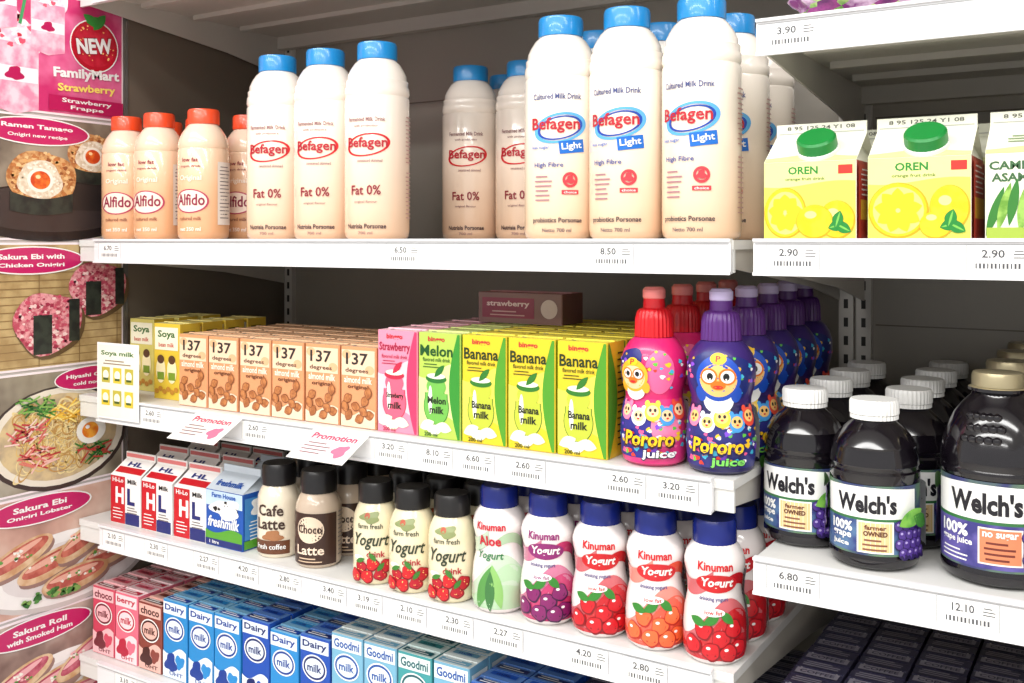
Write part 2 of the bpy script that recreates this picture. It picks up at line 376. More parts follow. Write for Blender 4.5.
def kids_bottle(pink):
    b = MB()
    base = mat((222, 34, 108) if pink else (58, 36, 110), rough=.3, coat=.3)
    low = mat((228, 56, 128) if pink else (38, 32, 88), rough=.3, coat=.3)
    cap = mat((206, 20, 32) if pink else (84, 38, 116), rough=.32)
    tip = mat((232, 130, 126) if pink else (190, 176, 214), rough=.3)
    p = [(0, 0, low), (.029, 0, low), (.0345, .004, low), (.0365, .014, low), (.037, .035, low), (.0362, .055, low), (.0335, .067, low), (.0318, .074, low), (.0322, .080, base), (.035, .090, base),
         (.0368, .102, base), (.0366, .115, base), (.0335, .126, base), (.0275, .135, base), (.022, .140, base)]
    b.lathe(p, 44)
    b.lathe([(.0200, .140, cap), (.0215, .1405, cap), (.0208, .160, cap), (.0190, .168, cap), (.0165, .171, cap)], 56, rib=.025)
    b.lathe([(.0165, .171, cap), (.0125, .1725, cap), (.0118, .183, cap), (.0128, .184, tip), (.0128, .1925, tip), (.010, .196, tip), (0, .196, tip)], 36)
    S = cyl(p, .037)
    hat = mat((24, 76, 184)); skin = mat((248, 196, 116)); OR = mat((232, 116, 20)); W = WHITE; PY = mat((246, 196, 20))
    cols = [(250, 200, 40), (250, 250, 250), (70, 184, 220), (244, 96, 150), (100, 196, 70), (230, 60, 44), (130, 76, 210)]
    if pink:
        b.blob(S, -.026, .105, .026, .022, mat((34, 38, 118)), 2); b.band(S, -.058, .004, lambda u: .010, lambda u: .066+.006*math.sin(u*120), mat((46, 42, 136)))
        b.disc(S, .012, .104, .017, .024, mat((246, 104, 156))); b.disc(S, .020, .045, .018, .022, mat((250, 130, 170)))
        cx, cy, q = -.018, .100, .9; hat = mat((250, 176, 40)); skin = mat((252, 204, 156))
    else:
        b.blob(S, 0, .101, .040, .030, mat((28, 40, 112)), 4, .08); b.band(S, -.05, .05, lambda u: .008, lambda u: .062+.006*math.sin(u*100), mat((44, 46, 120)))
        cx, cy, q = 0, .103, 1.22
    b.crumbs(S, 0, .040, .055, .030, 80, .0034, [mat(c) for c in cols], 7); b.crumbs(S, 0, .105, .055, .022, 36, .0028, [mat(c) for c in cols], 8)
    for k, (u, v) in enumerate(((-.030, .060), (-.012, .055), (.020, .056), (.036, .062), (.004, .061))):
        b.disc(S, u, v, .0090, .0098, mat(((244, 130, 170), (236, 236, 246), (70, 154, 220), (230, 76, 56), (246, 206, 60))[k])); b.disc(S, u, v+.001, .0065, .0062, skin)
        b.disc(S, u-.006, v+.009, .0030, .0036, mat(((244, 130, 170), (236, 236, 246), (70, 154, 220), (230, 76, 56), (246, 206, 60))[k])); b.disc(S, u+.006, v+.009, .0030, .0036, mat(((244, 130, 170), (236, 236, 246), (70, 154, 220), (230, 76, 56), (246, 206, 60))[k]))
        for sx in (-1, 1): b.disc(S, u+sx*.0026, v+.002, .0015, .0019, BLACK)
        b.disc(S, u, v-.0018, .0014, .0010, RED)
    b.disc(S, cx, cy-.020*q, .014*q, .010*q, W); b.disc(S, cx-.016*q, cy-.014*q, .005*q, .007*q, hat); b.disc(S, cx+.016*q, cy-.014*q, .005*q, .007*q, hat)
    b.disc(S, cx, cy, .019*q, .020*q, hat); b.disc(S, cx, cy-.002, .0155*q, .0145*q, skin)
    for sx in (-1, 1):
        b.disc(S, cx+sx*.0075*q, cy+.002, .0072*q, .0072*q, OR); b.disc(S, cx+sx*.0075*q, cy+.002, .0055*q, .0055*q, W)
        b.disc(S, cx+sx*.0065*q, cy+.002, .0026*q, .0032*q, BLACK)
    b.disc(S, cx, cy-.006*q, .0062*q, .0040*q, OR); b.disc(S, cx, cy-.0075*q, .004*q, .0016*q, RED); b.disc(S, cx, cy+.017*q, .007*q, .005*q, PY); b.text(S, 'P', cx, cy+.017*q, .005, RED, h=.006)
    b.text(S, 'Pororo', 0, .031, .056, mat((60, 20, 20) if pink else (30, 20, 70)), h=.019, bold=.07, shear=.1)
    b.text(S, 'Pororo', 0, .032, .052, PY, h=.016, bold=.03, shear=.1)
    b.text(S, 'juice', .010, .014, .036, mat((30, 20, 60)), h=.013, bold=.07, shear=.1); b.text(S, 'juice', .010, .0145, .034, W if pink else mat((120, 210, 90)), h=.011, bold=.03, shear=.1)
    b.rect(S, .074, .04, .026, .055, W); b.lines(S, .074, .064, .022, 10, .005, LTXT, th=.0015)
    return b.mesh('kids_drink_bottle')

def red_milk_carton():
    W = mat((238, 235, 232)); Rd = mat((192, 22, 34))
    b, S, n = gable(.070, .062, .076, .020, .011, W, W); F = front(-.031)
    b.rect(F, -.0175, .038, .0345, .074, Rd); b.rect(F, .017, .010, .033, .018, NAVY)
    b.text(F, 'H', -.013, .045, .020, WHITE, h=.026, bold=.04); b.text(F, 'L', .014, .045, .018, NAVY, h=.026, bold=.04)
    b.text(F, 'Hi-Lo', -.017, .069, .026, WHITE, h=.007, bold=.02); b.text(F, 'Milk', .017, .069, .022, BLACK, h=.007, bold=.02); b.lines(F, .017, .028, .026, 3, .004, LTXT, th=.0014); b.lines(F, -.017, .024, .026, 4, .005, WHITE, th=.0014)
    b.rect(S, 0, .012, .062, .012, Rd); b.text(S, 'HL', 0, .025, .034, NAVY, h=.009, bold=.03); b.rect(lambda u, v, e: (u, -.0016-e, .096+v), 0, .006, .066, .006, mat((216, 120, 120)))
    b.rect(right(.035), 0, .038, .056, .072, mat((226, 216, 216))); b.rect(right(.035), 0, .012, .056, .02, Rd); b.lines(right(.035), 0, .068, .044, 9, .005, LTXT, th=.0016)
    return b.mesh('milk_carton')

def fresh_carton():
    B = mat((22, 80, 168)); G = mat((84, 154, 44))
    b, S, n = gable(.078, .072, .082, .020, .010, B, mat((206, 216, 226))); F = front(-.036)
    b.rect(F, 0, .070, .077, .022, mat((196, 218, 238))); b.blob(F, .004, .056, .030, .014, WHITE, 3); b.crumbs(F, 0, .060, .03, .008, 10, .004, [WHITE, BLACK], 4)
    b.text(F, 'freshmilk', 0, .036, .066, WHITE, h=.016, bold=.03, shear=.2); b.band(F, -.0385, .0385, lambda u: .010, lambda u: .024+.004*math.sin(u*80), G); b.rect(F, 0, .006, .077, .009, NAVY); b.text(F, '1 litre', -.02, .006, .02, WHITE, h=.005)
    b.text(F, 'Farm House', 0, .075, .05, mat((30, 90, 180)), h=.007, bold=.03)
    b.text(S, 'freshmilk', 0, .015, .055, B, h=.012, bold=.03)
    R_ = right(.039); b.rect(R_, 0, .045, .066, .06, mat((60, 130, 194))); b.blob(R_, 0, .060, .022, .012, WHITE, 1); b.lines(R_, 0, .04, .05, 6, .005, WHITE, th=.0016)
    b.rect(R_, 0, .008, .068, .012, G)
    return b.mesh('fresh_milk_carton')

def coffee_bottle(dark):
    b = MB(); C = mat((228, 216, 194) if not dark else (196, 176, 156), rough=.22, coat=.5); K = mat((26, 24, 26), rough=.3)
    p = [(0, 0, C), (.026, 0, C), (.0295, .004, C), (.030, .010, C), (.030, .072, C), (.029, .080, C), (.0255, .088, C), (.0225, .093, C), (.021, .096, C)]
    b.lathe(p, 40); b.lathe([(.0215, .094, K), (.0235, .0945, K), (.0235, .118, K), (.0215, .1225, K), (0, .123, K)], 56, rib=.015)
    S = cyl(p, .030); br = mat((60, 38, 30))
    if dark:
        b.rect(S, 0, .038, .074, .066, mat((58, 34, 26))); b.disc(S, 0, .050, .019, .017, mat((226, 204, 180))); b.text(S, 'Choco', 0, .051, .032, br, h=.011, bold=.02)
        b.text(S, 'Latte', 0, .024, .038, mat((236, 212, 190)), h=.012, bold=.02); b.lines(S, 0, .013, .036, 2, .004, mat((220, 190, 160)), th=.0014)
    else:
        b.text(S, 'Cafe', 0, .064, .038, br, h=.015, bold=.02); b.text(S, 'Latte', 0, .046, .042, br, h=.015, bold=.02)
        b.blob(S, .004, .030, .014, .007, mat((160, 108, 70)), 2)
        b.rect(S, 0, .015, .056, .018, mat((100, 58, 36))); b.text(S, 'fresh coffee', 0, .016, .044, WHITE, h=.007, bold=.01)
    b.lines(S, .050, .07, .022, 11, .0055, LTXT, th=.0014)
    return b.mesh('coffee_milk_bottle')

def yogurt_black():
    b = MB(); C = mat((234, 222, 188), rough=.22, coat=.5); K = mat((28, 26, 26), rough=.3); DG = mat((44, 54, 38))
    p = [(0, 0, C), (.025, 0, C), (.029, .004, C), (.030, .010, C), (.0300, .078, C), (.0285, .088, C), (.0245, .098, C), (.0215, .103, C), (.0205, .106, C)]
    b.lathe(p, 40); b.lathe([(.0205, .104, K), (.0228, .1045, K), (.0228, .126, K), (.021, .1305, K), (0, .131, K)], 56, rib=.015)
    S = cyl(p, .030)
    b.blob(S, 0, .088, .014, .007, mat((140, 150, 100)), 3); b.disc(S, -.004, .090, .004, .004, mat((180, 80, 50))); b.text(S, 'farm fresh', 0, .077, .034, DG, h=.0065, bold=.01)
    b.text(S, 'Yogurt', 0, .057, .050, DG, h=.021, bold=.015, shear=.25); b.text(S, 'drink', .008, .041, .024, mat((170, 40, 50)), h=.008, bold=.02)
    b.disc(S, -.016, .036, .008, .003, mat((250, 246, 236)))
    for i, (x, y) in enumerate(((-.012, .023), (.004, .028), (.014, .015), (-.003, .012), (.022, .026), (-.020, .012))):
        b.blob(S, x, y, .0085, .009, mat((130, 14, 26)), i, .08); b.blob(S, x-.0005, y+.0005, .0074, .0078, mat((200, 26, 34) if i % 2 else (180, 22, 40)), i, .08); b.crumbs(S, x, y, .005, .005, 4, .0008, [mat((250, 210, 120))], i)
    for x, y, r in ((-.012, .033, .4), (.004, .038, 2.2), (.014, .025, .9)): b.leaf(S, x, y, .007, .003, mat((60, 120, 44)), r)
    b.lines(S, .050, .08, .022, 13, .0055, LTXT, th=.0014)
    return b.mesh('yogurt_drink_bottle')

def yogurt_blue(kind):
    b = MB(); C = mat((238, 230, 228), rough=.18, coat=.6); K = mat((24, 38, 120), rough=.25)
    L = {'red': (192, 24, 34), 'pink': (190, 54, 106), 'aloe': (176, 206, 168), 'peach': (226, 88, 66)}[kind]
    D = mat(L, rough=.2, coat=.5); DL = mat(tuple(min(255, int(c*.6+84)) for c in L), rough=.2, coat=.5)
    p = [(0, 0, C), (.026, 0, C), (.0305, .004, C), (.0325, .012, C), (.033, .035, C), (.0315, .052, C), (.0285, .066, C), (.0278, .074, C), (.0295, .086, C), (.0318, .096, C), (.0318, .102, C), (.0295, .110, C), (.025, .117, C), (.022, .120, C)]
    b.lathe(p, 44); b.lathe([(.021, .119, K), (.0228, .1195, K), (.0228, .139, K), (.021, .1435, K), (0, .144, K)], 56, rib=.015)
    S = cyl(p, .033)
    b.band(S, -.070, .070, lambda u: .006, lambda u: .048+.020*math.sin(u*55+.6), DL, 36, 6)
    b.band(S, -.070, .070, lambda u: .006, lambda u: .038+.020*math.sin(u*55+.2), D, 36, 6)
    b.band(S, -.070, -.002, lambda u: .082+.014*math.sin(u*50), lambda u: .098+.014*math.sin(u*50), DL, 20, 3)
    b.band(S, .010, .060, lambda u: .070+.012*math.sin(u*60), lambda u: .078+.016*math.sin(u*60), D, 16, 3)
    tc = {'red': (200, 20, 30), 'pink': (140, 34, 110), 'aloe': (196, 30, 50), 'peach': (204, 30, 40)}[kind]; T = mat(tc)
    if kind == 'aloe':
        b.leaf(S, -.008, .030, .028, .008, mat((84, 146, 70)), 1.2); b.leaf(S, .008, .032, .026, .007, mat((136, 186, 104)), 1.8); b.leaf(S, .0, .026, .024, .006, mat((60, 116, 60)), 1.55)
        b.text(S, 'Kinuman', 0, .101, .038, T, h=.009, bold=.03); b.text(S, 'Aloe', -.002, .084, .032, T, h=.012, bold=.03); b.text(S, 'Yogurt', -.002, .066, .038, mat((50, 120, 70)), h=.011, bold=.02, shear=.2)
    else:
        b.text(S, 'Kinuman', 0, .101, .038, T, h=.009, bold=.03)
        b.disc(S, .002, .083, .025, .0095, T); b.text(S, 'Yogurt', .002, .083, .038, WHITE, h=.012, bold=.03, shear=.2)
        b.text(S, 'drinking yogurt', -.002, .067, .034, mat((60, 50, 120)), h=.005, bold=.02)
        fc = {'red': ((130, 6, 18), (200, 22, 34)), 'pink': ((60, 12, 60), (128, 30, 98)), 'peach': ((176, 40, 24), (236, 104, 56))}[kind]
        for i, (x, y) in enumerate(((-.012, .036), (.006, .028), (.020, .038), (-.004, .015), (.026, .018), (-.024, .020), (.014, .014))):
            b.blob(S, x, y, .0098, .0098, mat(fc[0]), i, .06); b.blob(S, x-.0006, y+.0006, .0085, .0085, mat(fc[1]), i, .06); b.disc(S, x-.003, y+.004, .0022, .0015, WHITE)
        for x, y, r in ((-.004, .047, .5), (.012, .050, 2.4), (-.018, .045, 2.8)): b.leaf(S, x, y, .009, .0045, mat((50, 126, 44)), r)
        b.disc(S, -.002, .055, .012, .004, WHITE); b.text(S, 'low fat', -.002, .055, .018, T, h=.004)
    b.rect(S, .064, .052, .028, .078, C); b.lines(S, .064, .088, .024, 15, .0052, mat((110, 90, 120)), th=.0018)
    return b.mesh('drinking_yogurt_bottle')

GRAPE = mat((15, 11, 17), rough=.13, coat=.5, var=.3)
def grapes(b, S, x0, y0, cols, rows, r):
    for j in range(rows):
        for i in range(cols):
            x = x0+r*1.35*i+(r*.6 if j % 2 else 0); y = y0-r*1.5*j
            b.disc(S, x, y, r, r*1.03, mat((36, 22, 74)), n=16); b.disc(S, x-.0004, y+.0006, r*.82, r*.84, mat((80, 54, 138)), n=16); b.disc(S, x-r*.3, y+r*.35, r*.25, r*.22, mat((176, 160, 214)), n=10)
def grape_bottle():
    b = MB(); G = GRAPE; Wc = mat((236, 235, 232), rough=.3)
    p = [(0, 0, G), (.037, 0, G), (.0435, .004, G), (.0455, .010, G), (.0455, .014, G), (.0443, .016, G), (.0443, .084, G), (.0455, .086, G), (.0455, .094, G), (.0437, .096, G), (.0437, .099, G), (.0450, .101, G), (.0440, .108, G), (.0415, .116, G),
         (.0420, .119, G), (.0365, .128, G), (.029, .136, G), (.0225, .141, G), (.0205, .144, G)]
    p = [(r*.955, z, m) for r, z, m in p]
    b.lathe(p, 48); b.lathe([(.0205, .143, Wc), (.0228, .1435, Wc), (.0228, .1475, Wc), (.0215, .148, Wc), (.0235, .1485, Wc), (.0235, .160, Wc), (.0222, .1628, Wc), (0, .163, Wc)], 70, rib=.018)
    S = cyl(p, .0423)
    b.rect(S, .0, .050, .235, .068, mat((52, 62, 104), rgb2=(96, 128, 96), scale=34))
    b.band(S, -.050, .050, lambda u: .052, lambda u: .079+.003*math.cos(u*26), WHITE); b.text(S, "Welch's", -.002, .066, .058, mat((24, 22, 30)), h=.0185, bold=.04)
    b.band(S, -.050, .050, lambda u: .0495, lambda u: .052, mat((50, 110, 60)))
    b.band(S, -.050, .050, lambda u: .018, lambda u: .0495, mat((48, 58, 118), rgb2=(86, 118, 156), scale=40)); b.text(S, '100%', -.027, .042, .025, WHITE, h=.010, bold=.04); b.text(S, 'grape', -.027, .032, .023, WHITE, h=.007, bold=.03); b.text(S, 'juice', -.028, .024, .020, WHITE, h=.006, bold=.03)
    b.rect(S, .007, .034, .034, .031, mat((244, 240, 230))); b.rect(S, .007, .034, .031, .028, mat((226, 196, 140))); b.text(S, 'farmer', .007, .0435, .020, mat((110, 60, 40)), h=.0045, bold=.03); b.text(S, 'OWNED', .007, .0375, .022, mat((90, 44, 30)), h=.005, bold=.04); b.lines(S, .007, .031, .024, 3, .0045, mat((130, 80, 60)), th=.0018)
    grapes(b, S, .030, .045, 4, 4, .0058); grapes(b, S, -.072, .066, 3, 5, .0060)
    b.leaf(S, .040, .054, .015, .008, mat((80, 150, 50), rgb2=(120, 180, 70), scale=90), .5); b.leaf(S, .052, .050, .012, .007, mat((60, 124, 40)), -.5); b.leaf(S, -.066, .076, .014, .007, mat((80, 150, 50)), .3)
    b.rect(S, .092, .050, .034, .062, mat((215, 215, 215))); b.lines(S, .092, .078, .028, 11, .0055, BLACK, th=.0014)
    return b.mesh('grape_juice_bottle')

def grape_jug():
    b = MB(); G = GRAPE; Wc = mat((170, 158, 126), rough=.3, metal=.5)
    p = [(0, 0, G), (.044, 0, G), (.0515, .004, G), (.054, .010, G), (.054, .014, G), (.0528, .016, G), (.0528, .100, G), (.054, .102, G), (.0545, .106, G), (.0535, .108, G), (.0545, .111, G), (.054, .118, G), (.0525, .128, G), (.048, .142, G), (.0415, .155, G), (.033, .166, G), (.0255, .173, G), (.0235, .178, G)]
    p = [(r*.95, z, m) for r, z, m in p]
    b.lathe(p, 56); b.lathe([(.0225, .177, G), (.0262, .178, G), (.0262, .181, G), (.0225, .182, Wc), (.0232, .1822, Wc), (.0232, .192, Wc), (.0220, .1955, Wc), (0, .196, Wc)], 70, rib=.012)
    rf = radial(p)
    for k in range(15):   # embossed grape cluster on shoulder
        a = -.42+.16*(k % 5)+.08*(k//5 % 2); z = .156-.010*(k//5); r = rf(z)-.0026
        M = Matrix.Translation((r*math.sin(a), -r*math.cos(a), z))
        b.lathe([(0, -.005, G), (.0045, -.0025, G), (.0052, 0, G), (.0045, .0025, G), (0, .005, G)], 12, M=M)
    S = cyl(p, .0502)
    b.rect(S, 0, .058, .270, .082, mat((52, 56, 104), rgb2=(96, 122, 96), scale=34))
    b.band(S, -.060, .060, lambda u: .063, lambda u: .092+.004*math.cos(u*22), WHITE); b.text(S, "Welch's", 0, .079, .066, mat((24, 22, 30)), h=.021, bold=.04)
    b.band(S, -.060, .060, lambda u: .060, lambda u: .063, mat((50, 110, 60)))
    b.band(S, -.060, .060, lambda u: .019, lambda u: .060, mat((58, 54, 124), rgb2=(98, 88, 160), scale=40)); b.text(S, '100%', -.030, .051, .032, WHITE, h=.012, bold=.04); b.text(S, 'grape juice', -.028, .040, .036, WHITE, h=.0075, bold=.03); b.lines(S, -.030, .031, .034, 3, .004, WHITE, th=.0014)
    b.rect(S, .014, .040, .038, .034, mat((240, 230, 220))); b.rect(S, .014, .040, .035, .031, mat((210, 128, 90))); b.text(S, 'no sugar', .014, .050, .030, WHITE, h=.007, bold=.03); b.lines(S, .014, .043, .028, 4, .005, mat((110, 44, 34)), th=.0020)
    grapes(b, S, .038, .050, 4, 4, .0066); grapes(b, S, -.086, .072, 3, 5, .0070)
    b.leaf(S, .05, .060, .017, .009, mat((80, 150, 50), rgb2=(120, 180, 70), scale=90), .4); b.leaf(S, -.078, .084, .016, .008, mat((80, 150, 50)), .3)
    return b.mesh('grape_juice_jug')

def small_brick(kind):
    P = {'choc': ((206, 66, 92), (110, 30, 44), (240, 186, 190)), 'pinkm': ((226, 110, 132), (180, 30, 60), (246, 216, 220)), 'brn': ((134, 62, 52), (66, 26, 22), (230, 180, 168)),
         'lblue': ((36, 134, 200), (16, 56, 140), (226, 236, 244)), 'blue': ((22, 74, 170), (14, 30, 96), (220, 230, 244)),
         'good': ((116, 172, 200), (20, 76, 156), (226, 234, 232)), 'teal': ((60, 150, 154), (20, 86, 96), (216, 234, 230)),
         'navy': ((56, 54, 78), (200, 200, 210), (150, 146, 160)), 'brown': ((120, 78, 46), (226, 184, 84), (184, 142, 80)),
         'redb': ((176, 30, 50), (24, 50, 136), (236, 226, 226))}[kind]
    h = {'choc': .108, 'pinkm': .108, 'brn': .104, 'lblue': .118, 'blue': .124, 'good': .138, 'teal': .138, 'navy': .118, 'brown': .105, 'redb': .124}[kind]
    w, d = .054, .044
    base = mat(P[0]); dk = mat(P[1]); lt = mat(P[2])
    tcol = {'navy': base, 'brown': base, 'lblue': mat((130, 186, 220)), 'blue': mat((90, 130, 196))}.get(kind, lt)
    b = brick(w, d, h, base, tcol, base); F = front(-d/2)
    b.rect(F, 0, h-.012, w*.94, .018, lt); b.text(F, {'good': 'Goodmi', 'teal': 'Goodmi', 'choc': 'choco', 'brn': 'choco', 'pinkm': 'berry'}.get(kind, 'Dairy'), 0, h-.012, .044, dk, h=.012, bold=.03)
    b.disc(F, 0, h-.042, .022, .018, WHITE); b.disc(F, 0, h-.042, .020, .016, dk); b.disc(F, 0, h-.042, .017, .013, lt); b.text(F, 'milk', 0, h-.042, .026, dk, h=.011, bold=.03)
    b.band(F, -w/2+.001, w/2-.001, lambda u: .001, lambda u: h*.36+.006*math.sin(u*110), lt); b.blob(F, -.008, h*.20, .013, .014, dk, 2); b.blob(F, .012, h*.24, .010, .010, base, 4); b.text(F, 'UHT', .004, h*.07, .03, dk, h=.006, bold=.02)
    T = top(h)
    if kind in ('navy', 'brown'):
        b.rect(T, 0, -.012, w*.86, .014, lt); b.text(T, 'COFFEE', 0, -.012, w*.7, base, h=.008, bold=.03); b.lines(T, 0, .016, w*.8, 3, .005, lt, th=.0022)
    else:
        b.rect(T, 0, -.013, w*.84, .010, dk if kind != 'good' else base); b.rect(T, 0, .013, w*.7, .010, base); b.text(T, 'milk', 0, .013, w*.4, dk, h=.006, bold=.03)
        b.lines(T, 0, -.010, w*.7, 2, .005, WHITE, th=.0018)
    R_ = right(w/2); b.rect(R_, 0, h*.5, d*.8, h*.86, lt if kind in ('choc', 'lblue', 'good') else base); b.lines(R_, 0, h*.88, d*.6, 11, h*.07, dk, th=.0024); b.disc(R_, 0, h*.7, .014, .012, base); b.disc(R_, 0, h*.7, .011, .009, WHITE)
    return b.mesh(kind+'_box')

# ------------------------------------------------------------------ shelving
METAL = mat((218, 217, 214), rough=.36, var=.03, scale=8); STRIP = mat((228, 228, 230), rough=.28, var=.02, scale=20)
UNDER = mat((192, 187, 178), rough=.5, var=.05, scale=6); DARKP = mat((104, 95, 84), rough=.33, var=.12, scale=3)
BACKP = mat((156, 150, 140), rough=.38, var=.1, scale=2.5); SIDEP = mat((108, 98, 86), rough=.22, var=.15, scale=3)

# case body : parent of the shelves
b = MB()
b.box(XL-.05, .80, YB, YB+.06, .10, 2.15, BACKP)
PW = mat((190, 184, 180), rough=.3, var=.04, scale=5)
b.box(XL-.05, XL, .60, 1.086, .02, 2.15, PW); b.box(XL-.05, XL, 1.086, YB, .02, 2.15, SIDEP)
b.box(.80, .85, .60, YB+.06, .02, 2.15, PW)
b.box(XL-.05, .85, .95, YB+.06, 2.15, 2.33, METAL)                 # canopy
b.box(XL, .80, .90, YB, .06, .30, METAL); b.box(XL, .80, .96, YB, 0.0, .06, BLACK)
b.box(XL, .80, .90, .93, .30, .40, METAL)
b.box(XL-.002, XL+.002, 1.084, 1.092, .30, 2.14, mat((150, 146, 142), rough=.25, metal=.7))
UP = mat((200, 196, 190), rough=.4, var=.04); SL = mat((40, 38, 36), rough=.6)
b.step = .0
for ux in (XL+.012, -.358, -.334, .76):
    b.box(ux, ux+.020, YB-.011, YB, .30, 2.14, UP)
    F = front(YB-.011)
    for k in range(70): b.rect(F, ux+.010, .32+k*.026, .006, .013, SL, cell=.02)
for zz in (.9, 1.16, 1.41, 1.70, 1.97):   # seams in back panel
    b.box(XL+.04, -.36, YB-.001, YB, zz, zz+.002, DARKP); b.box(-.31, .75, YB-.001, YB, zz-.08, zz-.078, DARKP)
case = put(b.mesh('refrigerated_display_case'), 'refrigerated_display_case')

def shelf(x0, x1, z, sx0, sx1, prices, seed):
    """x0..x1 plate, sx0..sx1 ticket strip, z = carrying surface (world)"""
    b = MB(); b.tx = .00003
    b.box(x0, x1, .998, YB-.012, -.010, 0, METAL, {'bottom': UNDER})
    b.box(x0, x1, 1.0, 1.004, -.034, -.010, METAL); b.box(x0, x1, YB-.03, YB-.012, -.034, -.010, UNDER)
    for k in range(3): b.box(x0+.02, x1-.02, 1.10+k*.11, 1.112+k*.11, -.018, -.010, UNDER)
    b.box(sx0, sx1, .992, .998, -.035, .0015, STRIP); b.box(sx0, sx1, .989, .992, -.0015, .0015, STRIP); b.box(sx0, sx1, .989, .992, -.036, -.0325, STRIP)
    for xx in (x0+.004, x1-.006):   # cantilever brackets
        vs = [(xx, 1.01, -.010), (xx, YB-.012, -.010), (xx, YB-.012, -.085), (xx, 1.30, -.060), (xx, 1.01, -.030)]
        n = 5; vv = vs+[(a+.0025, c, d) for a, c, d in vs]
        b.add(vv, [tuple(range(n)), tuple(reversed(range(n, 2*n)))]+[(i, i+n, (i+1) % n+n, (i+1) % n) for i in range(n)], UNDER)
    F = front(.992); g = mat((80, 80, 85)); b.step = .00005; b.rect(F, (sx0+sx1)/2, -.0040, sx1-sx0-.004, .0008, mat((170, 170, 172)), cell=.3)
    for (x, t) in prices:
        b.step = .00005; b.rect(F, x, -.0175, .052, .025, WHITE, cell=.06); b.text(F, t, x-.004, -.0125, .019, g, h=.0075, bold=.02); b.step = 0
        for k in range(12): b.rect(F, x-.018+k*.0032, -.0235, .0018 if k % 3 else .0012, .0048, g)
        b.lines(F, x+.018, -.010, .011, 3, .003, g, th=.0010)
        b.rect(F, x+.0262, -.0175, .0006, .025, mat((160, 160, 162)), cell=.06); b.rect(F, x-.0262, -.0175, .0006, .025, mat((160, 160, 162)), cell=.06)
    ob = put(b.mesh('metal_shelf'), 'metal_shelf', 0, 0, z); ob.parent = case
    return ob

def prices(xs, vals): return [(x, vals[i % len(vals)]) for i, x in enumerate(xs)]
LB = (-1.445, -.353); RB = (-.329, .75)
shelf(LB[0], LB[1], ZE+.41, -1.40, LB[1], [], 1)
shelf(LB[0], LB[1], ZE, -1.398, LB[1]-.001, prices([-1.36, -.78, -.49], ['6.70', '6.50', '8.50']), 2)
shelf(LB[0], LB[1], ZE-.249, -1.390, -.374, prices([-1.26, -1.04, -.80, -.73, -.67, -.60, -.475, -.415], ['2.60', '2.60', '3.20', '8.10', '6.60']), 3)
shelf(LB[0], LB[1], ZE-.449, -1.385, -.374, prices([-1.35, -1.25, -1.14, -1.06, -.98, -.90, -.84, -.77, -.70, -.63, -.52, -.45], ['2.10', '2.30', '2.27', '4.20', '2.80', '3.40', '3.19']), 4)
shelf(LB[0], LB[1], ZE-.667, -1.390, -.374, prices([-1.32, -1.15, -1.0, -.85, -.7, -.5], ['3.10', '2.40']), 5)
shelf(RB[0], RB[1], ZE+.222, RB[0]+.002, RB[1], prices([-.292, .1], ['3.90']), 6)
shelf(RB[0], RB[1], ZE, RB[0]-.001, RB[1], prices([-.29, -.105, .2], ['2.90']), 7)
shelf(RB[0], RB[1], ZE-.323, RB[0]-.001, RB[1], prices([-.290, -.130, .3], ['6.80', '12.10']), 8)
shelf(RB[0], RB[1], ZE-.60, RB[0], RB[1], prices([-.2, .2], ['5.20']), 9)

# ------------------------------------------------------------------ stock : eye-level shelf
E = .0004
def row(me, name, x, ys, z, rot=0, jit=4, sc=None):
    for y in ys: put(me, name, x+RN.uniform(-.0008, .0008), y, z+E, rot+RN.uniform(-jit, jit), sc)
mb, ml = milk_bottle(False), milk_bottle(True)
for x, rot in ((-1.068, 24), (-.975, 22), (-.880, 18)): row(mb, 'milk_bottle', x, [1.062], ZE, rot, 2)
row(mb, 'milk_bottle', -.876, [1.283, 1.385], ZE, 24); row(mb, 'milk_bottle', -.782, [1.29, 1.39], ZE, 20)
row(mb, 'milk_bottle', -1.068, [1.17, 1.27], ZE, 24)
for x, rot in ((-.592, 22), (-.503, 8), (-.412, 0)): row(ml, 'milk_bottle', x, [1.060, 1.160, 1.262], ZE, rot, 2)
sb = small_bottle()
row(sb, 'milk_bottle', -1.394, [1.048, 1.13], ZE, 24); row(sb, 'milk_bottle', -1.310, [1.046, 1.128], ZE, 22); row(sb, 'milk_bottle', -1.213, [1.050, 1.14, 1.22], ZE, 18)
ja, jb, jv = juice_carton('a'), juice_carton('b'), juice_carton('veg')
for x, m in ((-.279, ja), (-.176, jb), (-.073, jv), (.03, jv)): row(m, 'juice_carton', x, [1.060, 1.156, 1.252], ZE, 0, .8)

# ------------------------------------------------------------------ second shelf
z2 = ZE-.249
s1, s2 = soy_box(True), soy_box(False)
row(s2, 'soy_milk_box', -1.395, [1.10, 1.15, 1.2], z2, 0, 0); row(s1, 'soy_milk_box', -1.285, [1.06, 1.106, 1.152, 1.2], z2, 0, 0)
nb = nut_box()
for i in range(6): row(nb, 'almond_milk_box', -1.195+i*.0645, [1.036, 1.081, 1.126, 1.171, 1.216], z2, 0, .9)
fb = [flavour_box('Strawberry', mat((238, 140, 166)), mat((210, 56, 100)), mat((160, 24, 62)), (244, 196, 208), (232, 96, 124), mat((190, 34, 66))),
      flavour_box('Melon', mat((176, 204, 84)), mat((50, 140, 44)), mat((16, 76, 26)), (222, 234, 150), (110, 180, 76), mat((34, 112, 40))),
      flavour_box('Banana', mat((226, 196, 40)), mat((78, 150, 36)), mat((30, 50, 16)), (238, 222, 84), (186, 196, 60), mat((46, 116, 36)))]
